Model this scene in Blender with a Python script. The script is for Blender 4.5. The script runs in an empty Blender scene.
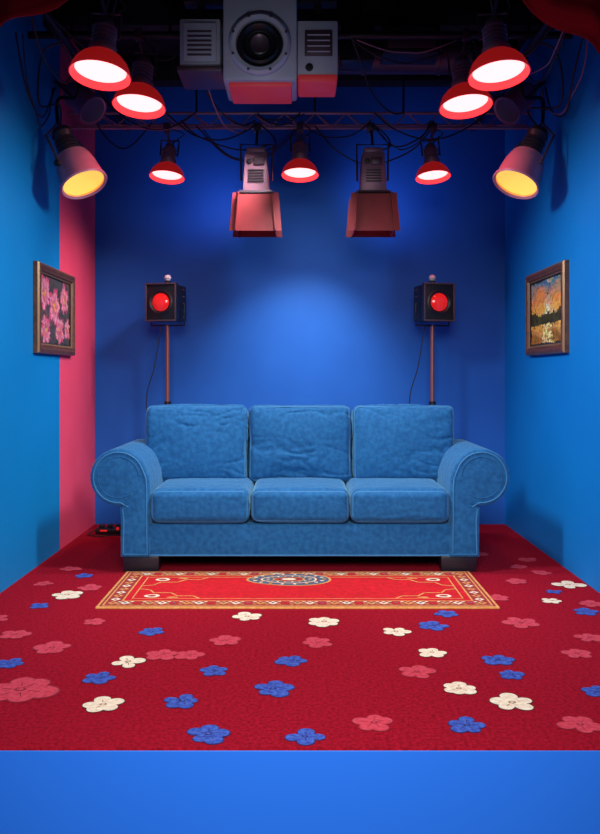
import bpy, bmesh, math, random
from mathutils import Vector, Matrix, noise
random.seed(7)
S=bpy.context.scene
S.view_settings.view_transform='Standard'
S.view_settings.look='None'
pi=math.pi

# ---------------------------------------------------------------- materials
def mat(name, col, rough=0.5, metal=0.0, col2=None, nscale=8, sheen=0, sheen_tint=None, emit=None, estr=0, bump=0, bscale=200, detail=4, bdist=0.002, clear=0, spec=None):
    m=bpy.data.materials.new(name); m.use_nodes=True
    nt=m.node_tree; N=nt.nodes; L=nt.links
    b=N['Principled BSDF']
    b.inputs['Base Color'].default_value=(*col,1)
    b.inputs['Roughness'].default_value=rough
    b.inputs['Metallic'].default_value=metal
    if spec is not None: b.inputs['Specular IOR Level'].default_value=spec
    if clear: b.inputs['Coat Weight'].default_value=clear
    if sheen:
        b.inputs['Sheen Weight'].default_value=sheen
        b.inputs['Sheen Roughness'].default_value=0.4
        if sheen_tint: b.inputs['Sheen Tint'].default_value=(*sheen_tint,1)
    if emit:
        b.inputs['Emission Color'].default_value=(*emit,1)
        b.inputs['Emission Strength'].default_value=estr
    tc=N.new('ShaderNodeTexCoord')
    if col2:
        n=N.new('ShaderNodeTexNoise'); n.inputs['Scale'].default_value=nscale; n.inputs['Detail'].default_value=detail
        r=N.new('ShaderNodeValToRGB')
        r.color_ramp.elements[0].position=.35; r.color_ramp.elements[1].position=.65
        r.color_ramp.elements[0].color=(*col,1); r.color_ramp.elements[1].color=(*col2,1)
        L.new(tc.outputs['Object'],n.inputs['Vector']); L.new(n.outputs['Fac'],r.inputs['Fac']); L.new(r.outputs['Color'],b.inputs['Base Color'])
    if bump:
        n2=N.new('ShaderNodeTexNoise'); n2.inputs['Scale'].default_value=bscale; n2.inputs['Detail'].default_value=3
        bp=N.new('ShaderNodeBump'); bp.inputs['Strength'].default_value=bump; bp.inputs['Distance'].default_value=bdist
        L.new(tc.outputs['Object'],n2.inputs['Vector']); L.new(n2.outputs['Fac'],bp.inputs['Height']); L.new(bp.outputs['Normal'],b.inputs['Normal'])
    return m

M_back=mat('paint_royal_blue',(0.010,0.105,0.46),.6,col2=(0.011,0.115,0.49),nscale=3,bump=.08,bscale=60,spec=.25)
M_side=mat('paint_cerulean',(0.0,0.215,0.54),.6,col2=(0.0,0.23,0.57),nscale=2,bump=.08,bscale=60,spec=.25)
M_sider=mat('paint_azure',(0.0,0.19,0.60),.6,col2=(0.0,0.205,0.63),nscale=2,bump=.08,bscale=60,spec=.25)
M_pink=mat('paint_raspberry',(0.84,0.07,0.14),.6,col2=(0.88,0.08,0.16),nscale=3,bump=.08,bscale=60,spec=.25)
M_fascia=mat('paint_stage_blue',(0.008,0.130,0.64),.6)
M_ceil=mat('black_ceiling',(0.006,0.006,0.010),.8)
M_studio=mat('studio_floor_grey',(0.05,0.05,0.06),.8)
M_carpet=mat('carpet_crimson',(0.24,0.002,0.010),.95,col2=(0.42,0.005,0.023),nscale=75,bump=1.0,bscale=300,detail=10,spec=.1,bdist=.005)
M_cream=mat('carpet_cream',(0.72,0.58,0.40),.9,col2=(0.90,0.80,0.60),nscale=60,bump=.4,bscale=500)
M_creamc=mat('carpet_ochre',(0.30,0.13,0.04),.9)
M_dark=mat('carpet_outline',(0.06,0.003,0.012),.9)
M_blue=mat('carpet_blue',(0.012,0.04,0.30),.9,col2=(0.05,0.12,0.50),nscale=60,bump=.4,bscale=500)
M_blued=mat('carpet_navy',(0.010,0.010,0.10),.9)
M_pk=mat('carpet_pink',(0.62,0.05,0.085),.9,col2=(0.46,0.020,0.042),nscale=60)
M_pkd=mat('carpet_pink_deep',(0.24,0.005,0.02),.9)
M_rug=mat('rug_scarlet',(0.64,0.010,0.018),.9,col2=(0.46,0.008,0.015),nscale=45,bump=.4,bscale=500,spec=.2)
M_rugd=mat('rug_maroon',(0.26,0.010,0.014),.9,col2=(0.36,0.025,0.02),nscale=60)
M_gold=mat('rug_gold',(0.60,0.23,0.05),.9,col2=(0.72,0.36,0.11),nscale=60)
M_teal=mat('rug_slate',(0.05,0.10,0.16),.9)
def velvet():
    m=mat('velvet_blue',(0.008,0.085,0.235),.8,col2=(0.015,0.125,0.31),nscale=38,sheen=.38,sheen_tint=(.35,.75,1),detail=10,spec=.2)
    nt=m.node_tree; N=nt.nodes; L=nt.links; b=N['Principled BSDF']
    tc=N.new('ShaderNodeTexCoord')
    n1=N.new('ShaderNodeTexNoise'); n1.inputs['Scale'].default_value=260; n1.inputs['Detail'].default_value=2
    n2=N.new('ShaderNodeTexNoise'); n2.inputs['Scale'].default_value=8; n2.inputs['Detail'].default_value=4; n2.inputs['Distortion'].default_value=1.2
    b1=N.new('ShaderNodeBump'); b1.inputs['Strength'].default_value=.5; b1.inputs['Distance'].default_value=.003
    b2=N.new('ShaderNodeBump'); b2.inputs['Strength'].default_value=.4; b2.inputs['Distance'].default_value=.012
    L.new(tc.outputs['Object'],n1.inputs['Vector']); L.new(tc.outputs['Object'],n2.inputs['Vector'])
    L.new(n1.outputs['Fac'],b1.inputs['Height']); L.new(n2.outputs['Fac'],b2.inputs['Height'])
    L.new(b1.outputs['Normal'],b2.inputs['Normal']); L.new(b2.outputs['Normal'],b.inputs['Normal'])
    return m
M_sofa=velvet()
M_pipe=mat('velvet_piping',(0.022,0.17,0.38),.6,sheen=.3,sheen_tint=(.4,.8,1))
M_foot=mat('sofa_foot_wood',(0.010,0.010,0.018),.35)
M_blk=mat('black_metal',(0.012,0.012,0.016),.4,.3)
M_cab=mat('black_cable',(0.008,0.008,0.012),.5)
M_truss=mat('truss_steel',(0.42,0.20,0.25),.4,.3)  # pink in the base colour stands for red lamplight on the truss
M_lilac=mat('lamp_housing_mauve',(0.30,0.15,0.20),.4,.3,col2=(0.24,0.12,0.165),nscale=10)
M_lav=mat('lamp_barrel_pink',(0.52,0.20,0.30),.4,.1,col2=(0.46,0.17,0.26),nscale=10)
M_mgrey=mat('lamp_housing_grey',(0.10,0.06,0.08),.4,.5)
M_redsh=mat('lamp_shade_red',(0.50,0.02,0.025),.3,.2,emit=(1,.02,.02),estr=.20)
M_reflect=mat('lamp_reflector_red',(0.9,0.05,0.05),.4,0,emit=(1,.035,.04),estr=1.6)
M_bulb=mat('lamp_bulb_pinkwhite',(1,.8,.8),.4,0,emit=(1,.33,.31),estr=2.7)
M_yel=mat('spot_lens_amber',(1,.6,.1),.4,0,emit=(1,.56,.09),estr=1.0)
M_yel2=mat('spot_reflector_orange',(.9,.3,.05),.4,0,emit=(1,.32,.03),estr=.6)
M_redflap=mat('barn_door_red',(0.24,0.015,0.02),.5,.1,col2=(.20,.012,.016),nscale=10)
M_redlens=mat('red_lens',(0.6,0.01,0.01),.15,0,emit=(1,.02,.015),estr=.40,clear=.6)
M_pole=mat('stand_copper',(0.28,0.10,0.09),.4,.5)
M_white=mat('white_plastic',(0.75,0.72,0.74),.35)
M_proj=mat('projector_off_white',(0.40,0.40,0.48),.45,.05,col2=(.35,.35,.43),nscale=6)
M_projr=mat('projector_red_spill',(0.50,0.04,0.05),.45,emit=(1,.04,.05),estr=.12)  # red light on the projector's underside, painted as colour plus weak emission
M_wood=mat('frame_wood',(0.085,0.035,0.020),.4,.1,col2=(0.15,0.06,0.03),nscale=30)
M_wgold=mat('frame_gilt',(0.34,0.19,0.09),.35,.4)
M_curt=mat('curtain_velvet_red',(0.38,0.008,0.014),.9,spec=.1)
_pm={}
def paint(c):
    k=tuple(round(x,3) for x in c)
    if k not in _pm: _pm[k]=mat('oil_paint_%d'%len(_pm),k,.45)
    return _pm[k]

# ---------------------------------------------------------------- builder
def empty(name, loc=(0,0,0)):
    o=bpy.data.objects.new(name,None); o.empty_display_size=.1; o.location=loc
    S.collection.objects.link(o); return o

class B:
    def __init__(s): s.bm=bmesh.new(); s.mats=[]
    def mi(s,m):
        if m not in s.mats: s.mats.append(m)
        return s.mats.index(m)
    def merge(s,t,m,M=None):
        if M is not None: bmesh.ops.transform(t,matrix=M,verts=t.verts)
        if m is not None:
            k=s.mi(m)
            for f in t.faces: f.material_index=k
        me=bpy.data.meshes.new('t'); t.to_mesh(me); t.free(); s.bm.from_mesh(me); bpy.data.meshes.remove(me)
    def box(s,c,d,m,bev=0,M=None,top=None,seg=2):
        t=bmesh.new(); bmesh.ops.create_cube(t,size=1)
        for v in t.verts:
            if top and v.co.z>0: v.co.x*=top[0]; v.co.y*=top[1]
            v.co=Vector((v.co.x*d[0],v.co.y*d[1],v.co.z*d[2]))
        if bev: bmesh.ops.bevel(t,geom=t.edges[:],offset=bev,segments=seg,affect='EDGES',profile=.5)
        X=Matrix.Translation(Vector(c))
        if M is not None: X=M@X
        s.merge(t,m,X)
    def lathe(s,prof,M,m,n=32):
        t=bmesh.new(); rings=[]
        for r,z in prof:
            if r<1e-5: rings.append([t.verts.new((0,0,z))])
            else: rings.append([t.verts.new((r*math.cos(2*pi*i/n),r*math.sin(2*pi*i/n),z)) for i in range(n)])
        for a,b in zip(rings,rings[1:]):
            if len(a)==1 and len(b)==1: continue
            for i in range(n):
                j=(i+1)%n
                if len(a)==1: t.faces.new((a[0],b[i],b[j]))
                elif len(b)==1: t.faces.new((a[i],b[0],a[j]))
                else: t.faces.new((a[i],b[i],b[j],a[j]))
        s.merge(t,m,M)
    def tube(s,pts,r,m,n=8,closed=False,M=None):
        pts=[Vector(p) for p in pts]; t=bmesh.new(); k=len(pts); rings=[]
        up=None
        for i,p in enumerate(pts):
            if closed: d=(pts[(i+1)%k]-pts[i-1])
            else: d=pts[min(i+1,k-1)]-pts[max(i-1,0)]
            d.normalize()
            if up is None:
                up=Vector((0,0,1)) if abs(d.z)<.9 else Vector((1,0,0))
            up=(up-d*up.dot(d)).normalized(); q=d.cross(up)
            rings.append([t.verts.new(p+r*(math.cos(2*pi*j/n)*up+math.sin(2*pi*j/n)*q)) for j in range(n)])
        pr=list(zip(rings,rings[1:]))
        if closed: pr.append((rings[-1],rings[0]))
        for a,b in pr:
            for j in range(n):
                t.faces.new((a[j],a[(j+1)%n],b[(j+1)%n],b[j]))
        if not closed:
            t.faces.new(rings[0][::-1]); t.faces.new(rings[-1])
        s.merge(t,m,M)
    def poly(s,pts,m,M=None):
        vs=[s.bm.verts.new(M@Vector(p) if M is not None else p) for p in pts]
        f=s.bm.faces.new(vs); f.material_index=s.mi(m)
    def prism(s,pts2,y0,y1,m,bev=0):
        t=bmesh.new()
        a=[t.verts.new((x,y0,z)) for x,z in pts2]; b=[t.verts.new((x,y1,z)) for x,z in pts2]
        f=t.faces.new(a); g=t.faces.new(b[::-1]); n=len(a)
        for i in range(n): t.faces.new((a[i],b[i],b[(i+1)%n],a[(i+1)%n]))
        bmesh.ops.recalc_face_normals(t,faces=t.faces)
        if bev: bmesh.ops.bevel(t,geom=list(f.edges),offset=bev,segments=3,affect='EDGES',profile=.5)
        s.merge(t,m)
    def obj(s,name,parent=None,smooth=True,angle=40,recalc=True):
        if recalc: bmesh.ops.recalc_face_normals(s.bm,faces=s.bm.faces)
        me=bpy.data.meshes.new(name); s.bm.to_mesh(me); s.bm.free()
        for m in s.mats: me.materials.append(m)
        if smooth:
            for p in me.polygons: p.use_smooth=True
            me.set_sharp_from_angle(angle=math.radians(angle))
        o=bpy.data.objects.new(name,me); S.collection.objects.link(o)
        if parent: o.parent=parent
        return o

def T(x,y,z): return Matrix.Translation((x,y,z))
def R(a,ax): return Matrix.Rotation(a,4,ax)
def aim(d):  # matrix mapping local -Z to d
    return (-Vector(d)).to_track_quat('Z','Y').to_matrix().to_4x4()
def cat(P,n=8,closed=False):
    P=[Vector(p) for p in P]; out=[]; k=len(P)
    rng=range(k) if closed else range(k-1)
    for i in rng:
        if closed: a,b,c,d=P[i-1],P[i],P[(i+1)%k],P[(i+2)%k]
        else: a,b,c,d=P[max(i-1,0)],P[i],P[i+1],P[min(i+2,k-1)]
        for j in range(n):
            t=j/n
            out.append(.5*((2*b)+(-a+c)*t+(2*a-5*b+4*c-d)*t*t+(-a+3*b-3*c+d)*t**3))
    if not closed: out.append(P[-1])
    return out

# ---------------------------------------------------------------- room shell
W=1.566; YB=6.37; YF=2.55; H=3.45
b=B(); b.box((0,YB+.05,H/2),(2*W+.2,.1,H),M_back); b.obj('wall_back',smooth=False)
b=B(); b.box((-W-.05,(YF+5.44)/2,H/2),(.1,5.44-YF,H),M_side); b.box((-W-.05,(5.44+YB)/2,H/2),(.1,YB-5.44,H),M_pink); b.obj('wall_left',smooth=False)
b=B(); b.box((W+.05,(YF+YB)/2,H/2),(.1,YB-YF,H),M_sider); b.obj('wall_right',smooth=False)
b=B(); b.box((0,(YF+YB)/2,H+.05),(2*W+.2,YB-YF+.2,.1),M_ceil); b.obj('ceiling',smooth=False)
b=B(); b.box((0,(YF+YB)/2+.05,-.004),(2*W+.2,YB-YF+.1,.008),M_carpet); floor=b.obj('floor',smooth=False)
b=B(); b.box((0,(YF+YB)/2+.05,-.229),(2*W+.2,YB-YF+.1,.442),M_fascia,.003); b.obj('stage_platform',smooth=False)
b=B(); b.box((0,1.5,-.47),(9,11,.04),M_studio); b.obj('studio_ground',smooth=False)

# ---------------------------------------------------------------- carpet flowers
fb=B()
def ell(cx,cy,a,bb,ang,z,m,n=18):
    pts=[]
    for i in range(n):
        t=2*pi*i/n; x=a*math.cos(t); y=bb*math.sin(t)*(1+.15*math.cos(t))
        pts.append((cx+x*math.cos(ang)-y*math.sin(ang),cy+x*math.sin(ang)+y*math.cos(ang),z))
    fb.poly(pts,m)
def flower(x,y,w,kind,n=5,rot=None):
    Rr=w/2; rot=random.random()*6 if rot is None else rot
    base=.0012
    cols={'c':(M_cream,M_dark,M_creamc),'b':(M_blue,M_blued,M_blued),'p':(M_pk,M_pkd,M_pkd)}[kind]
    J=[(random.uniform(.80,1.15),random.uniform(-.16,.16),random.uniform(.85,1.15)) for _ in range(n)]
    for i in range(n):
        a=rot+2*pi*i/n+J[i][1]; d=Rr*.56*J[i][0]
        ell(x+d*math.cos(a),y+d*math.sin(a),Rr*.53*J[i][2],Rr*.44*J[i][2],a,base+.0001*i,cols[1])
    for i in range(n):
        a=rot+2*pi*i/n+J[i][1]; d=Rr*.56*J[i][0]
        ell(x+d*math.cos(a),y+d*math.sin(a),Rr*.48*J[i][2],Rr*.39*J[i][2],a,base+.001+.0001*i,cols[0])
        if kind!='c' or i%2: ell(x+d*.75*math.cos(a),y+d*.75*math.sin(a),Rr*.2,Rr*.022,a,base+.0017,cols[2],8)
    ell(x,y,Rr*.18,Rr*.14,0,base+.002,cols[2])
    ell(x,y,Rr*.10,Rr*.08,0,base+.0023,cols[0])
for x,y,w in [(-1.207,4.32,.17),(-.683,3.313,.14),(-.680,2.881,.14),(-.25,3.929,.14),(.111,3.849,.15),(.426,3.70,.125),(.541,3.42,.115),(.577,3.028,.125),(.737,2.899,.15),(1.455,4.528,.17),(1.271,4.207,.10)]:
    flower(x,y,w,'c',random.choice([4,5,5,6]))
for x,y,w in [(-1.225,4.73,.11),(-1.283,4.116,.10),(-.661,3.70,.115),(-.756,3.138,.12),(-1.148,3.29,.12),(-.411,2.908,.125),(-.331,3.212,.11),(-.098,3.028,.145),(-.291,2.645,.135),(-.032,3.324,.125),(.015,2.625,.12),(.604,3.788,.135),(.792,3.336,.13),(.802,3.169,.10),(.542,2.709,.13),(1.068,2.999,.11),(1.371,4.012,.12),(.70,3.98,.12),(1.33,4.38,.09)]:
    flower(x,y,w,'b',random.choice([4,5,5]))
for x,y,w in [(-1.013,3.018,.25),(-1.25,3.657,.13),(-1.036,3.483,.16),(-1.124,4.464,.13),(-.56,3.40,.13),(-.45,3.39,.12),(-.321,3.574,.14),(.077,3.548,.14),(.449,3.201,.13),(.242,2.732,.13),(1.016,3.834,.16),(1.132,3.408,.12),(.912,2.717,.14),(1.257,3.615,.12),(1.399,5.139,.12),(1.388,4.802,.11),(1.017,4.264,.12),(1.30,4.95,.10),(-1.35,4.9,.12),(-1.42,3.9,.12),(-.95,3.85,.10),(1.2,4.6,.12),(1.15,5.3,.10),(1.45,4.15,.12),(-1.4,4.55,.10)]:
    flower(x,y,w,'p',random.choice([5,5,6]))
fo=fb.obj('carpet_flowers',floor,smooth=False,recalc=False)

# ---------------------------------------------------------------- rug
b=B(); RX=.985; RY0=4.06; RY1=4.80
b.box((0,(RY0+RY1)/2,.005),(2*RX,RY1-RY0,.010),M_gold,.003)
def rect(o,z,m): b.poly([(-RX+o,RY0+o,z),(RX-o,RY0+o,z),(RX-o,RY1-o,z),(-RX+o,RY1-o,z)],m)
rect(.014,.0104,M_rugd); rect(.026,.0106,M_gold); rect(.034,.0108,M_rugd); rect(.105,.0112,M_gold); rect(.114,.0114,M_rug)
fb=b
zz=.0120
def dia(x,y,a,c,m,z=zz): b.poly([(x-a,y,z),(x,y-c,z),(x+a,y,z),(x,y+c,z)],m)
n=31
for i in range(n):
    x=-RX+.07+(2*RX-.14)*i/(n-1)
    for y in (RY0+.07,RY1-.07):
        m=[M_gold,M_cream,M_rug][i%3]
        dia(x,y,.026,.028,m); dia(x,y,.012,.012,M_teal if i%2 else M_rugd,zz+.0004)
        if i<n-1:
            xx=x+(2*RX-.14)/(n-1)/2
            ell(xx,y+.020,.012,.006,.5,zz,M_cream,8); ell(xx,y-.020,.012,.006,-.5,zz,M_gold,8)
n=10
for i in range(1,n-1):
    y=RY0+.07+(RY1-RY0-.14)*i/(n-1)
    for x in (-RX+.07,RX-.07):
        dia(x,y,.026,.028,[M_gold,M_cream][i%2]); dia(x,y,.011,.013,M_rugd,zz+.0004)
def line(pts,w,m,z=zz):
    for p,q in zip(pts,pts[1:]):
        p=Vector((*p,0)); q=Vector((*q,0)); d=(q-p).normalized(); nn=Vector((-d.y,d.x,0))*w/2
        b.poly([tuple((p+nn).xy)+(z,),tuple((q+nn).xy)+(z,),tuple((q-nn).xy)+(z,),tuple((p-nn).xy)+(z,)],m)
o=.15
line([(-RX+o,RY0+o),(RX-o,RY0+o),(RX-o,RY1-o),(-RX+o,RY1-o),(-RX+o,RY0+o)],.007,M_gold)
for sx in (-1,1):
    for (yy,sy) in ((RY0+o,1),(RY1-o,-1)):
        x0=sx*(RX-o)
        line([(x0-sx*.34,yy),(x0-sx*.30,yy+sy*.05),(x0-sx*.22,yy+sy*.05),(x0-sx*.18,yy+sy*.11),(x0-sx*.09,yy+sy*.11),(x0-sx*.06,yy+sy*.17),(x0,yy+sy*.19)],.010,M_gold,zz+.0003)
        flower_c=(x0-sx*.09,yy+sy*.05)
        ell(*flower_c,.04,.03,0,zz+.0002,M_cream); ell(*flower_c,.022,.016,0,zz+.0006,M_rugd)
        ell(x0-sx*.20,yy+sy*.022,.03,.012,0,zz+.0002,M_gold)
mx,my=-.05,4.60
for k,(a,c,m) in enumerate([(.235,.135,M_gold),(.222,.125,M_teal),(.165,.092,M_rugd),(.155,.085,M_cream),(.145,.078,M_teal),(.09,.050,M_gold),(.08,.043,M_rugd),(.04,.022,M_cream)]):
    ell(mx,my,a,c,0,.0124+k*.0003,m,40)
for i in range(18):
    t=2*pi*i/18; ell(mx+.194*math.cos(t),my+.109*math.sin(t),.013,.009,t,.0152,M_cream if i%3 else M_gold,10)
    ell(mx+.118*math.cos(t),my+.064*math.sin(t),.010,.006,t,.0152,M_gold if i%2 else M_cream,10)
o=b.obj('oriental_rug',smooth=False,recalc=False); o.location.x=-.012

# ---------------------------------------------------------------- sofa
sofa=empty('sofa',(0,4.8,0))
def sobj(b,name,**k):
    o=b.obj(name,**k); o.parent=sofa; o.matrix_parent_inverse=Matrix.Translation((0,-4.8,0)); return o
b=B()
b.box((0,5.22,.185),(1.74,.82,.19),M_sofa,.012)
b.tube([(-.86,4.812,.10),(.86,4.812,.10)],.005,M_pipe)
sobj(b,'base_rail')
def arm(s,nm):
    b=B(); cx,cz,r=1.045,.550,.165
    Q=[(.863,.09),(.863,.30),(.863,.48),(.868,.55)]
    for a in range(158,-112,-9):
        t=math.radians(a); Q.append((cx+r*math.cos(t),cz+r*math.sin(t)))
    Q+=[(1.040,.372),(1.034,.30),(1.034,.09)]
    Q=[(s*x,z) for x,z in Q]
    b.prism(Q,4.80,5.56,M_sofa,.014)
    def insh(k):
        out=[]; m=len(Q)
        for i,(x,z) in enumerate(Q):
            p0=Vector(Q[i-1]); p1=Vector(Q[(i+1)%m]); d=(p1-p0).normalized(); nn=Vector((d.y,-d.x))*(-1 if s<0 else 1)
            out.append((x+nn.x*k,z+nn.y*k))
        return out
    I=insh(.020)
    I=[(max(min(x,1.2),-1.2),max(z,.108)) for x,z in I]
    b.tube([(x,4.799,z) for x,z in I],.004,M_pipe,closed=True)
    b.tube([(s*(cx+.118*math.cos(math.radians(a))),4.7995,cz+.118*math.sin(math.radians(a))) for a in range(175,-130,-8)],.0028,M_sofa)
    sobj(b,nm,angle=50)
arm(-1,'arm_left'); arm(1,'arm_right')

def cushion(cx,cy,cz,w,d,h,r,name,puff=(0,0,0),wr=.0,tilt=0,seed=0,cuts=36):
    t=bmesh.new(); bmesh.ops.create_cube(t,size=2)
    bmesh.ops.subdivide_edges(t,edges=t.edges[:],cuts=cuts,use_grid_fill=True)
    hw=Vector((w/2,d/2,h/2))
    for vv in t.verts:
        v=Vector([math.copysign(abs(k)**.8,k) for k in vv.co])
        q=Vector((v.x*hw.x,v.y*hw.y,v.z*hw.z)); inn=Vector((hw.x-r,hw.y-r,hw.z-r))
        c=Vector([max(-inn[i],min(inn[i],q[i])) for i in range(3)]); dd=q-c
        nrm=dd.normalized() if dd.length>1e-6 else Vector((0,0,0))
        p=c+nrm*r
        fx=max(1-v.x*v.x,0); fy=max(1-v.y*v.y,0); fz=max(1-v.z*v.z,0)
        p.y+=math.copysign(puff[1]*(fx*fz)**.6,v.y)*abs(v.y)**2
        p.z+=math.copysign(puff[2]*(fx*fy)**.6,v.z)*abs(v.z)**2
        p.x+=math.copysign(puff[0]*(fz*fy)**.6,v.x)*abs(v.x)**2
        if wr:
            qq=Vector((p.x*3.6+seed*7.3,p.y*4,p.z*8+seed*3.1))
            q2=qq+Vector((noise.noise(qq*1.1),noise.noise(qq*1.1+Vector((5,5,5))),noise.noise(qq*1.1+Vector((9,1,4)))))*1.1
            rd=max(1-abs(noise.noise(q2))*4.0,0)**1.5
            q3=Vector((p.x*9+seed*2.7,p.y*4,p.z*15+seed)); q3+=Vector((noise.noise(q3*.5),0,noise.noise(q3*.5+Vector((4,4,4)))))*1.6
            rd2=max(1-abs(noise.noise(q3))*4.0,0)**1.5
            mask=max(0,noise.noise(qq*.8+Vector((20,3,1)))+.38)
            p+=nrm*(-wr*(rd+.35*rd2)*mask*1.3+wr*.9*noise.noise(qq*.6+Vector((3,3,3))))
        vv.co=p
    b=B(); MM=T(cx,cy,cz)@R(tilt,'X'); b.merge(t,M_sofa,MM)
    k=r*.35; loop=[]
    ww,hh=w/2-k*.9,h/2-k*.9; rr=r*.8
    for (sx,sz,a0) in ((1,1,0),(-1,1,90),(-1,-1,180),(1,-1,270)):
        for a in range(0,91,15):
            tt=math.radians(a0+a); loop.append(((ww-rr)*sx+rr*math.cos(tt),-d/2+k*.95,sz*(hh-rr)+rr*math.sin(tt)))
    b.tube(loop,.0045,M_pipe,closed=True,M=MM)
    sobj(b,name,angle=80)
for i,x in enumerate((-.576,0,.576)):
    cushion(x,5.065,.386,.569,.58,.195,.045,'seat_cushion_%d'%(i+1),puff=(0,.012,.014),wr=.003,seed=i,cuts=30)
for i,(x,w) in enumerate(((-.662,.652),(0,.652),(.662,.652))):
    cushion(x,5.375,.695,w,.20,.49,.042,'back_cushion_%d'%(i+1),puff=(0,.055,.010),wr=.013,tilt=-.13,seed=i+5,cuts=72)
b=B(); b.box((0,5.56,.48),(1.96,.14,.78),M_sofa,.03,seg=3); sobj(b,'backrest_frame')
b=B()
for x in (-.92,.92):
    for y in (4.875,5.52):
        b.box((x,y,.046),(.20,.10,.092),M_foot,.006,top=(1.06,1.1))
sobj(b,'feet')

# ---------------------------------------------------------------- framed paintings (mesh brush strokes of oil paint on canvas)
def q_(c,k=7): # jitter then quantise so the palette stays small
    j=random.uniform(.8,1.2)
    return tuple(round((min(max(x*j,0),1)**.5)*k)/k for x in c)
def lin(c): return tuple(x*x for x in c)
def blend(a,c,t): t=min(max(t,0),1); return tuple(x+(y-x)*t for x,y in zip(a,c))
BL=[(-.22,.10,.11),(-.02,.03,.12),(.20,.09,.10),(.10,-.12,.10),(-.20,-.13,.10),(.27,-.10,.07)]
def blossoms(u,v):
    col=blend((.02,.05,.04),(.16,.12,.10),.5+noise.noise(Vector((u*6,v*6,1)))); ang=random.uniform(.8,1.6)
    for cx,cy,r in BL:
        dx,dy=u-cx,v-cy; d=math.hypot(dx,dy)
        a=math.atan2(dy,dx); rr=r*(.72+.28*abs(math.cos(2.5*a+cx*9)))
        if d<rr:
            t=d/rr
            col=blend((.55,.03,.10),(.92,.42,.50),t) if t>.22 else (.80,.45,.08)
            if t>.85: col=(.65,.10,.20)
            ang=a
    return col,ang
def sunset(u,v):
    hz=-.05; n=noise.noise(Vector((u*4,v*9,3)))
    if v>hz:
        t=(v-hz)/.28
        col=blend((1,.62,.15),(.90,.35,.06),t*2.2); col=blend(col,(.07,.24,.34),(t-.45)*2.6+n*.9)
        if n>.22: col=blend(col,(.95,.65,.30),.6)
        if math.hypot(u-.03,(v-hz-.05))<.05: col=(1,.92,.55)
        ang=.15+n
    else:
        t=(hz-v)/.22
        col=blend((.95,.50,.08),(.35,.14,.03),t+n)
        if abs(u-.03)<.06+.1*t and random.random()<.7: col=(1,.80,.32)
        ang=0
    tr=.045+.03*noise.noise(Vector((u*11,0,5)))+.05*max(abs(u)-.18,0)/.2
    if -.02<v-hz+.01<tr: col=(.05,.05,.03); ang=1.4
    return col,ang
def framed(name,s,y0,y1,z0,z1,fn):
    root=empty(name,(s*W,(y0+y1)/2,(z0+z1)/2))
    b=B(); prof=[(0,0),(0,.026),(.008,.036),(.024,.040),(.036,.034),(.046,.034),(.053,.024),(.060,.020)]
    t=bmesh.new(); rings=[]
    for o,h in prof:
        rings.append([t.verts.new((s*(W-.001-h),y,z)) for y,z in ((y0+o,z0+o),(y1-o,z0+o),(y1-o,z1-o),(y0+o,z1-o))])
    k0=b.mi(M_wood);k1=b.mi(M_wgold)
    for j,(a,c) in enumerate(zip(rings,rings[1:])):
        for i in range(4):
            f=t.faces.new((a[i],a[(i+1)%4],c[(i+1)%4],c[i])); f.material_index=k1 if j in(1,6) else k0
    f=t.faces.new(rings[0]); f.material_index=k0
    b.merge(t,None)
    o=b.obj('frame_moulding',smooth=False); o.parent=root; o.matrix_parent_inverse=root.matrix_basis.inverted()
    b=B(); cy,cz=(y0+y1)/2,(z0+z1)/2; hy,hz=(y1-y0)/2-.058,(z1-z0)/2-.058
    b.box((s*(W-.006),cy,cz),(.008,2*hy,2*hz),paint((.05,.05,.04)))
    for i in range(2600):
        L=random.uniform(.012,.022) if i>900 else random.uniform(.02,.034); w=L*.42
        u=random.uniform(-hy+L,hy-L); v=random.uniform(-hz+L,hz-L)
        col,ang=fn(u,v); m=paint(lin(q_(col))); ang+=random.uniform(-.3,.3)
        x=s*(W-.0105-.0000025*i); pts=[]
        for k in range(7):
            a=2*pi*k/7; p=L*math.cos(a); q=w*math.sin(a)
            pts.append((x,cy+s*-1*(u+p*math.cos(ang)-q*math.sin(ang)),cz+v+p*math.sin(ang)+q*math.cos(ang)))
        b.poly(pts,m)
    o=b.obj('painted_canvas',smooth=False,recalc=False); o.parent=root; o.matrix_parent_inverse=root.matrix_basis.inverted()
framed('framed_painting',-1,4.89,5.68,1.27,1.81,blossoms)
framed('framed_painting',1,4.85,5.66,1.27,1.81,sunset)
random.seed(21)

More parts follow.
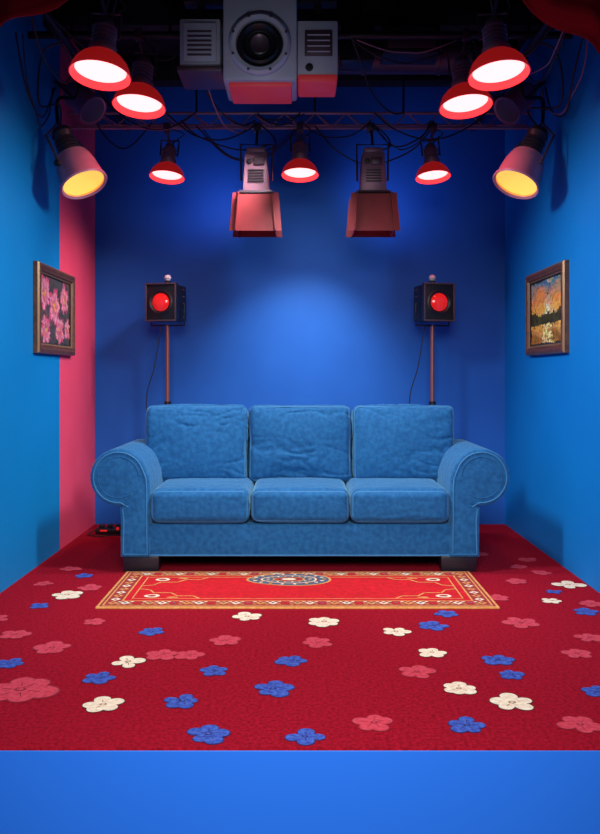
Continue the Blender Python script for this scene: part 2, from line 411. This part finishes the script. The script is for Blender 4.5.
# ---------------------------------------------------------------- stand spotlights
def stand(x,s):
    b=B(); Y=6.02; z=1.655
    b.tube([(x,Y,.02),(x,Y,1.50)],.015,M_pole,12)
    b.tube([(x,Y,.9),(x,Y,.95)],.025,M_blk,12)
    for a in (90,210,330):
        t=math.radians(a); b.tube([(x,Y,.30),(x+.26*math.cos(t),Y+.24*math.sin(t),.02)],.012,M_blk)
        b.tube([(x,Y,.12),(x+.15*math.cos(t),Y+.15*math.sin(t),.14)],.006,M_blk)
    MM=T(x,Y,z)@R(s*.22,'Z')
    b.tube([(-.127,0,0),(-.127,0,-.158),(.127,0,-.158),(.127,0,0)],.007,M_blk,M=MM)
    b.box((0,.0,0),(.215,.20,.26),M_blk,.012,M=MM)
    b.box((0,-.11,0),(.230,.04,.275),M_blk,.006,M=MM)
    for c,d in (((0,-.135,.130),(.23,.016,.012)),((0,-.135,-.130),(.23,.016,.012)),((.110,-.135,0),(.012,.016,.25)),((-.110,-.135,0),(.012,.016,.25))):
        b.box(c,d,M_mgrey,.002,M=MM)
    F=MM@T(0,-.130,0)@R(pi/2,'X')
    b.lathe([(.090,-.0),(.092,.010),(.080,.014),(.066,.006)],F,M_blk)
    b.lathe([(0,.020),(.033,.016),(.054,.008),(.064,.002)],F,M_redlens)
    for i in range(5): b.box((0,.05,.10-i*.05),(.222,.05,.012),M_mgrey,.002,M=MM)
    b.tube([(0,0,.13),(0,0,.165)],.020,M_blk,12,M=MM)
    b.lathe([(0,-.026),(.018,-.018),(.026,0),(.018,.018),(0,.026)],MM@T(0,0,.185),M_white,16)
    b.tube(cat([(x-.05,Y+.02,1.5),(x-.10,Y+.02,1.2),(x-.16,Y+.03,.95),(x-.12,Y+.05,.55),(x-.03,Y+.1,.02)]),.004,M_cab,6)
    b.obj('stand_spotlight')
stand(-.955,-1); stand(.955,1)

# ---------------------------------------------------------------- pendant lamps
def pendant(x,y,z,Rr,zt,k=1.0):
    b=B(); s=Rr/.15
    MM=T(x,y,z)@R(-.16,'X')@R(-.06*(1 if x>0.1 else (-1 if x<-.1 else 0)),'Y')
    out=[(.150,0),(.155,.005),(.150,.014),(.145,.034),(.130,.066),(.106,.094),(.082,.112),(.066,.120)]
    b.lathe([(r*s,h*s) for r,h in out],MM,M_redsh,40)
    inn=[(.150,0),(.143,.008),(.137,.022),(.128,.030)]
    b.lathe([(r*s,h*s) for r,h in inn],MM,M_reflect,40)
    b.lathe([(0,.016*s),(.06*s,.018*s),(.10*s,.024*s),(.120*s,.030*s),(.130*s,.034*s)],MM,M_bulb,36)
    pr=[(.066,.116),(.072,.125),(.072,.150),(.060,.156)]
    for i in range(5): pr+=[(.062,.160+i*.022),(.062,.170+i*.022),(.052,.172+i*.022),(.052,.178+i*.022)]
    pr+=[(.048,.275),(.038,.300),(.026,.310),(.0,.312)]
    b.lathe([(r*s,h*s) for r,h in pr],MM,M_lilac,24)
    b.tube([(-.075*s,0,.20*s),(-.078*s,0,.34*s),(.078*s,0,.34*s),(.075*s,0,.20*s)],.007,M_mgrey,M=MM)
    tp=MM@Vector((0,0,.31*s))
    b.tube([tp,(x,y,zt-.02)],.009,M_mgrey)
    b.box((x,y,zt),(.045,.06,.06),M_mgrey,.006)
    b.tube(cat([MM@Vector((.02*s,.0,.31*s)),tp+Vector((.06,.03,.05)),tp+Vector((.09,.03,.08)),(x+.02,y+.02,zt)]),.004,M_cab,6)
    o=b.obj('pendant_stage_lamp')
    l=bpy.data.lights.new('bulb_light','SPOT'); l.energy=9*k; l.color=(1,.10,.12); l.spot_size=2.4; l.spot_blend=.8; l.shadow_soft_size=.05
    q=bpy.data.objects.new('bulb_light',l); q.location=(x,y,z); S.collection.objects.link(q); q.parent=o
for a in [(-1.0,4.17,2.635,.15,3.10),(-.929,4.81,2.685,.15,3.10),(-.90,5.64,2.475,.117,2.81),(0,5.64,2.49,.124,2.81),(.90,5.64,2.475,.117,2.81),(.957,4.81,2.685,.15,3.10),(.995,4.17,2.635,.15,3.10)]:
    pendant(*a)

# ---------------------------------------------------------------- truss and pipes
b=B(); Yt=5.64
for yy,zt in ((Yt,2.91),(Yt,2.81),(Yt+.10,2.86)):
    b.tube([(-W,yy,zt),(W,yy,zt)],.010 if yy==Yt else .008,M_truss)
n=30
for i in range(n):
    x0=-W+2*W*i/n; x1=-W+2*W*(i+1)/n
    za,zb=(2.81,2.91) if i%2 else (2.91,2.81)
    b.tube([(x0,Yt,za),(x1,Yt,zb)],.005,M_truss,6)
    b.tube([(x0,Yt,za),(x1,Yt+.10,2.86)],.004,M_truss,6)
b.obj('lighting_truss')
b=B()
for y in (4.17,4.81): b.tube([(-W,y,3.10),(W,y,3.10)],.022,M_blk,12)
for x in (-1.32,1.32): 
    b.tube([(x,3.7,3.02),(x,YB,3.02)],.020,M_blk,12)
for x in (-1.32,-.75,.5,1.32):
    for y in (4.17,4.81): b.tube([(x,y,3.10),(x,y,H)],.010,M_blk)
for x in (-1.32,1.32): b.tube([(x,5.64,3.02),(x,5.64,2.90)],.010,M_blk)
for x in (-.7,.1,.7): b.tube([(x,5.64,2.91),(x,5.64,H)],.007,M_blk)
b.obj('rigging_pipes')
b=B()
for y,z in ((5.15,3.36),(6.1,3.36),(4.5,3.38)): b.box((0,y,z),(2*W,.14,.18),M_ceil,.005)
b.obj('ceiling_beam')
b=B()
b.lathe([(.11,-.9),(.11,-.5),(.117,-.5),(.117,-.48),(.11,-.48),(.11,0),(.117,0),(.117,.02),(.11,.02),(.11,.5)],T(.9,5.45,3.22)@R(pi/2,'Y'),M_mgrey,24)
b.obj('ventilation_duct')
b=B()
b.box((.66,5.02,3.13),(.34,.2,.18),M_blk,.01); b.box((.34,5.02,3.12),(.2,.18,.24),M_blk,.01)
b.box((.66,4.915,3.13),(.28,.01,.12),M_mgrey,.003)
for x in (.34,.66): b.box((x,5.02,3.33),(.03,.03,.24),M_blk)
b.obj('dimmer_pack')

# ---------------------------------------------------------------- angled spotlights
def anglespot(s):
    root_pos=Vector((s*1.265,4.9,2.255)); d=Vector((-s*.42,-.25,-.87)).normalized()
    b=B(); MM=Matrix.Translation(root_pos)@aim(d)
    b.lathe([(.124,.012),(.136,0),(.142,.008),(.140,.02),(.132,.03),(.118,.14),(.106,.185),(.098,.19),(.098,.205),(.07,.225),(.045,.23)],MM,M_lav,36)
    b.lathe([(.136,.0),(.130,.008),(.122,.030)],MM,M_yel2,36)
    b.lathe([(0,.040),(.05,.036),(.10,.030),(.124,.024)],MM,M_yel,36)
    pr=[(.045,.22)]
    for i in range(4): pr+=[(.066,.232+i*.026),(.066,.244+i*.026),(.05,.247+i*.026),(.05,.254+i*.026)]
    pr+=[(.055,.34),(.066,.365),(.055,.40),(.03,.415),(0,.418)]
    b.lathe(pr,MM,M_mgrey,24)
    b.tube([(.14,0,.12),(.15,0,.32),(0,0,.46),(-.15,0,.32),(-.14,0,.12)],.008,M_mgrey,M=MM)
    top=MM@Vector((0,0,.46))
    b.tube(cat([top,top+Vector((0,.02,.15)),Vector((s*1.32,4.95,2.80)),Vector((s*1.32,4.95,3.02))]),.011,M_blk)
    b.box((s*1.32,4.95,3.0),(.055,.05,.07),M_mgrey,.006)
    b.lathe([(0,-.012),(.02,-.01),(.02,.01),(0,.012)],MM@T(.155,0,.12)@R(pi/2,'Y'),M_blk,12)
    b.tube(cat([MM@Vector((0,0,.41)),MM@Vector((.05,.1,.5)),Vector((s*1.5,4.8,2.7)),Vector((s*1.45,4.7,2.95)),Vector((s*1.32,4.7,3.02))]),.006,M_cab,6)
    ob=b.obj('angled_spotlight')
    l=bpy.data.lights.new('amber_light','SPOT'); l.energy=8; l.color=(1,.6,.2); l.spot_size=1.0; l.spot_blend=.6
    o=bpy.data.objects.new('amber_light',l); o.location=root_pos+d*.02; o.rotation_euler=d.to_track_quat('-Z','Y').to_euler(); S.collection.objects.link(o); o.parent=ob
anglespot(-1); anglespot(1)
def parcan(x,y,z,d,zt):
    b=B(); MM=T(x,y,z)@aim(d)
    b.lathe([(.085,.01),(.095,0),(.095,.03),(.088,.035),(.088,.20),(.08,.22),(.06,.26),(.03,.28),(0,.282)],MM,M_lav,28)
    b.lathe([(0,.03),(.085,.01)],MM,M_mgrey,28)
    b.tube([(.09,0,.12),(.105,0,.30),(-.105,0,.30),(-.09,0,.12)],.008,M_mgrey,M=MM)
    top=MM@Vector((0,0,.30)); b.tube([top,Vector((x,y,zt))],.010,M_blk)
    b.box((x,y,zt),(.05,.05,.06),M_blk,.005)
    b.obj('par_can')
parcan(-1.30,5.25,2.80,(.5,-.3,-.5),3.02); parcan(1.30,5.25,2.80,(-.5,-.3,-.5),3.02)

# ---------------------------------------------------------------- barn door floods
def flood(x):
    b=B(); Y=5.5; MM=T(x,Y,0)
    b.box((0,0,2.46),(.175,.17,.27),M_lilac,.008,M=MM,top=(.82,.9))
    b.box((0,0,2.605),(.12,.14,.04),M_lilac,.006,M=MM)
    for i in range(5): b.box((.0,-.087+.001*i,2.40+i*.018),(.10,.012,.006),M_blk,0,M=MM)
    b.box((0.02,-.082,2.53),(.07,.012,.05),M_mgrey,.003,M=MM); b.lathe([(0,.006),(.016,.004),(.018,0)],MM@T(-.04,-.085,2.53)@R(pi/2,'X'),M_blk,14)
    b.box((0,0,2.325),(.215,.20,.028),M_mgrey,.004,M=MM)
    def flap(ax):
        A=MM@T(0,0,2.320)@R(ax*pi/2,'Z')
        w0,w1=.148,.168
        t=bmesh.new(); v=[t.verts.new(p) for p in ((-w0,-.11,0),(w0,-.11,0),(w1,-.130,-.25),(-w1,-.130,-.25))]
        t.faces.new(v); r=bmesh.ops.extrude_face_region(t,geom=t.faces[:])
        for g in r['geom']:
            if isinstance(g,bmesh.types.BMVert): g.co.y+=.005
        b.merge(t,M_redflap,A)
        b.tube([(-.12,-.11,.0),(.12,-.11,.0)],.007,M_blk,M=A)
    for k in range(4): flap(k)
    b.box((0,0,2.308),(.17,.16,.006),M_reflect,0,M=MM)
    b.tube([(-.10,0,2.42),(-.105,0,2.66),(.105,0,2.66),(.10,0,2.42)],.008,M_mgrey,M=MM)
    b.tube([(0,0,2.66),(0,.06,2.74),(0,.14,2.80)],.010,M_mgrey,M=MM)
    b.box((0,.14,2.81),(.05,.055,.06),M_mgrey,.005,M=MM)
    b.tube(cat([(.03,.02,2.62),(.12,.04,2.66),(.10,.1,2.75),(.02,.14,2.83)]),.005,M_cab,6,M=MM)
    b.obj('barn_door_floodlight')
flood(-.287); flood(.478)

# ---------------------------------------------------------------- ceiling projector unit
pr=empty('ceiling_projector',(-.22,4.6,3.0))
def pobj(b,n):
    o=b.obj(n); o.parent=pr; o.matrix_parent_inverse=pr.matrix_basis.inverted()
Yp=4.52
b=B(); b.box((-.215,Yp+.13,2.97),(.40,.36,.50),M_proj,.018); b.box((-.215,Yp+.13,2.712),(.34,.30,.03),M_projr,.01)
F=T(-.215,Yp-.05,2.905)@R(pi/2,'X')
b.lathe([(.165,0),(.165,.03),(.150,.045),(.128,.040),(.124,.012)],F,M_proj,48)
b.lathe([(.124,.012),(.112,.012),(.110,.040),(.098,.050),(.086,.040),(.075,.02),(.06,.015),(.058,.03),(.05,.034)],F,M_blk,40)
b.lathe([(.05,.034),(.04,.026),(.0,.02)],F,M_mgrey,40)
for a in range(8):
    t=math.radians(a*45+22); b.lathe([(0,.006),(.008,.004),(.008,0)],T(-.215+.152*math.cos(t),Yp-.092,2.905+.152*math.sin(t))@R(pi/2,'X'),M_mgrey,10)
pobj(b,'lens_body')
b=B(); b.box((-.54,Yp+.12,2.93),(.22,.28,.27),M_proj,.012); b.box((-.54,Yp-.03,2.93),(.18,.02,.21),M_proj,.006); b.box((-.54,Yp+.10,2.785),(.24,.30,.03),M_mgrey,.005)
for i in range(6): b.box((-.54,Yp-.042,2.86+i*.025),(.13,.008,.010),M_mgrey,.002)
pobj(b,'side_module_vented')
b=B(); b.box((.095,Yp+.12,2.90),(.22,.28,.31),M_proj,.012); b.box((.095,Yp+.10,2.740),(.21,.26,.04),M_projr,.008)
b.box((.10,Yp-.022,2.93),(.15,.012,.14),M_mgrey,.004)
for i in range(4): b.tube([(.04,Yp-.035,2.88+i*.03),(.16,Yp-.035,2.88+i*.03)],.004,M_proj,6)
b.lathe([(0,.01),(.02,.008),(.022,0)],T(.05,Yp-.02,2.80)@R(pi/2,'X'),M_blk,14)
pobj(b,'side_module_panel')
b=B()
for x in (-.55,-.32,-.11,.10): b.box((x,Yp+.13,3.25),(.04,.05,.42),M_blk,.004)
b.box((-.22,Yp+.13,3.22),(.85,.10,.04),M_blk,.005)
pobj(b,'mounting_bracket')

# ---------------------------------------------------------------- curtain valance
def curtain():
    t=bmesh.new(); nx,nz=260,50; V=[]
    def zb(x):
        a=abs(x); k=(2.58 if x<0 else 2.51)
        if a>1.27: return k-.12*(a-1.27)/.3
        if a>.90: return k+(2.735-k)*(1.27-a)/.37
        return 2.735+.20*min((.90-a)/.5,1)**.8
    for i in range(nx+1):
        x=-W+.01+(2*W-.02)*i/nx; col=[]
        bot=zb(x)
        for j in range(nz+1):
            v=j/nz; z=H-.005+(bot-H)*v
            y=3.50+.03*math.sin(x*30+math.sin(x*9)*1.5+v*1.5)+.030*math.sin((z-bot)*42+x*7+math.sin(x*14))*v
            col.append(t.verts.new((x,y,z)))
        V.append(col)
    for i in range(nx):
        for j in range(nz): t.faces.new((V[i][j],V[i+1][j],V[i+1][j+1],V[i][j+1]))
    b=B(); b.merge(t,M_curt)
    o=b.obj('stage_curtain_valance',angle=180)
    md=o.modifiers.new('thick','SOLIDIFY'); md.thickness=.006
curtain()

# ---------------------------------------------------------------- cables
b=B()
def swag(p,q,sag,r=.005,m=M_cab):
    p=Vector(p);q=Vector(q); P=[]
    for i in range(7):
        t=i/6; v=p.lerp(q,t); v.z-=sag*4*t*(1-t); v.x+=random.uniform(-.015,.015); v.y+=random.uniform(-.015,.015); P.append(v)
    P[0]=p;P[-1]=q; b.tube(cat(P,5),r,m,6)
for p,q,sg in [((-.9,5.60,2.90),(-.287,5.60,2.82),.14),((-.8,5.6,2.85),(-.2,5.5,2.66),.10),((0,5.6,2.85),(.478,5.6,2.85),.12),((.0,5.6,2.9),(-.287,5.6,2.9),.08),((.478,5.6,2.82),(.9,5.6,2.85),.16),((.5,5.6,2.9),(1.3,5.6,2.95),.20),((-1.3,5.6,2.98),(-.7,5.6,2.9),.15),
    ((-1.32,4.3,3.0),(-.93,4.8,3.05),.22),((-1.32,4.0,3.0),(-1.32,5.0,3.0),.25),((1.32,4.0,3.0),(1.32,5.0,3.0),.25),((1.32,4.3,3.0),(.95,4.8,3.05),.2),((.95,4.2,3.08),(1.32,4.9,3.0),.14),((-.95,4.2,3.08),(-1.32,4.9,3.0),.14),
    ((-.9,4.81,3.08),(-.66,4.81,3.08),.12),((.3,4.81,3.08),(.93,4.81,3.08),.14),((.3,4.81,3.08),(.7,5.6,2.9),.15),((-1.4,5.64,2.9),(-1.0,5.64,2.85),.2),((-.66,4.81,3.08),(-.3,5.6,2.85),.2),((.98,4.81,3.05),(1.32,5.25,3.0),.2),
    ((-1.5,4.4,2.95),(-1.5,5.1,2.9),.3),((1.5,4.4,2.95),(1.5,5.1,2.9),.3),((-.7,5.62,2.82),(.0,5.62,2.82),.24),((.1,5.62,2.82),(.9,5.62,2.82),.26)]:
    swag(p,q,sg)
    if random.random()<.6: swag(Vector(p)+Vector((.03,.02,0)),Vector(q)+Vector((-.02,.02,0)),sg*random.uniform(.5,1.3),.004,random.choice([M_cab,M_truss]))
b.obj('cable_bundle')

# ---------------------------------------------------------------- small power strip on floor at left
b=B()
b.box((-1.36,5.98,.024),(.20,.07,.045),M_blk,.008)
for i in range(3): b.box((-1.42+i*.06,5.98,.055),(.035,.045,.035),M_blk,.005)
b.box((-1.30,5.945,.045),(.02,.012,.02),M_redlens,.002); b.box((-1.40,5.944,.03),(.05,.008,.012),M_redlens,.002)
b.tube(cat([(-1.27,5.98,.03),(-1.20,5.96,.012),(-1.10,6.0,.012),(-1.0,6.05,.012)]),.006,M_cab,6)
b.tube(cat([(-1.46,5.98,.03),(-1.50,5.90,.012),(-1.42,5.84,.012),(-1.30,5.87,.012),(-1.2,5.83,.012)]),.005,M_cab,6)
b.obj('power_strip')

# ---------------------------------------------------------------- lights
def area(name,loc,tgt,size,e,col=(1,1,1),sy=None,spread=pi):
    l=bpy.data.lights.new(name,'AREA'); l.energy=e; l.color=col; l.size=size; l.spread=spread
    if sy: l.shape='RECTANGLE'; l.size_y=sy
    o=bpy.data.objects.new(name,l); o.location=loc; o.rotation_euler=(Vector(tgt)-Vector(loc)).to_track_quat('-Z','Y').to_euler(); S.collection.objects.link(o)
def spot(name,loc,tgt,ang,e,col=(1,1,1),blend=.8,soft=.15):
    l=bpy.data.lights.new(name,'SPOT'); l.energy=e; l.color=col; l.spot_size=ang; l.spot_blend=blend; l.shadow_soft_size=soft
    o=bpy.data.objects.new(name,l); o.location=loc; o.rotation_euler=(Vector(tgt)-Vector(loc)).to_track_quat('-Z','Y').to_euler(); S.collection.objects.link(o)
area('front_key',(0,.2,2.4),(0,4.2,-.6),1.4,46,(1,.98,.96),spread=1.35)
spot('sofa_top_spot',(-.05,4.85,2.60),(0,5.15,.4),1.75,125,(.9,.97,1),1,.06)
spot('back_wall_glow',(.1,5.35,2.15),(.0,6.37,1.02),1.30,85,(.85,1,1),1,.05)
spot('back_wall_spot',(.1,5.2,2.35),(0,6.37,1.35),2.2,18,(.7,.9,1),1,.05)
spot('left_wash',(.7,4.0,2.6),(-1.56,4.6,.75),1.45,240,(.85,.97,1),1,.2)
spot('right_wash',(-.7,4.0,2.6),(1.56,4.6,.75),1.45,240,(.85,.97,1),1,.2)
spot('pink_wash',(-.2,5.2,2.6),(-1.56,5.95,1.0),1.2,85,(1,.85,.9),1,.1)
spot('violet_l',(-.5,5.85,2.35),(-.75,6.37,2.55),2.0,9,(.35,.45,1),1,.08)
spot('violet_r',(.5,5.85,2.35),(.75,6.37,2.55),2.0,9,(.35,.45,1),1,.08)
spot('projector_fill',(-.2,3.2,1.95),(-.2,4.6,2.98),.75,14,(.8,.88,1),1,.1)
w=bpy.data.worlds.new('dim_studio'); S.world=w; w.use_nodes=True
w.node_tree.nodes['Background'].inputs[0].default_value=(.4,.5,.85,1); w.node_tree.nodes['Background'].inputs[1].default_value=.14

# ---------------------------------------------------------------- camera
c=bpy.data.cameras.new('camera'); c.lens=36; c.sensor_width=36; c.shift_y=-42/834
o=bpy.data.objects.new('camera',c); o.location=(0,0,1.14); o.rotation_euler=(pi/2,0,0); S.collection.objects.link(o); S.camera=o
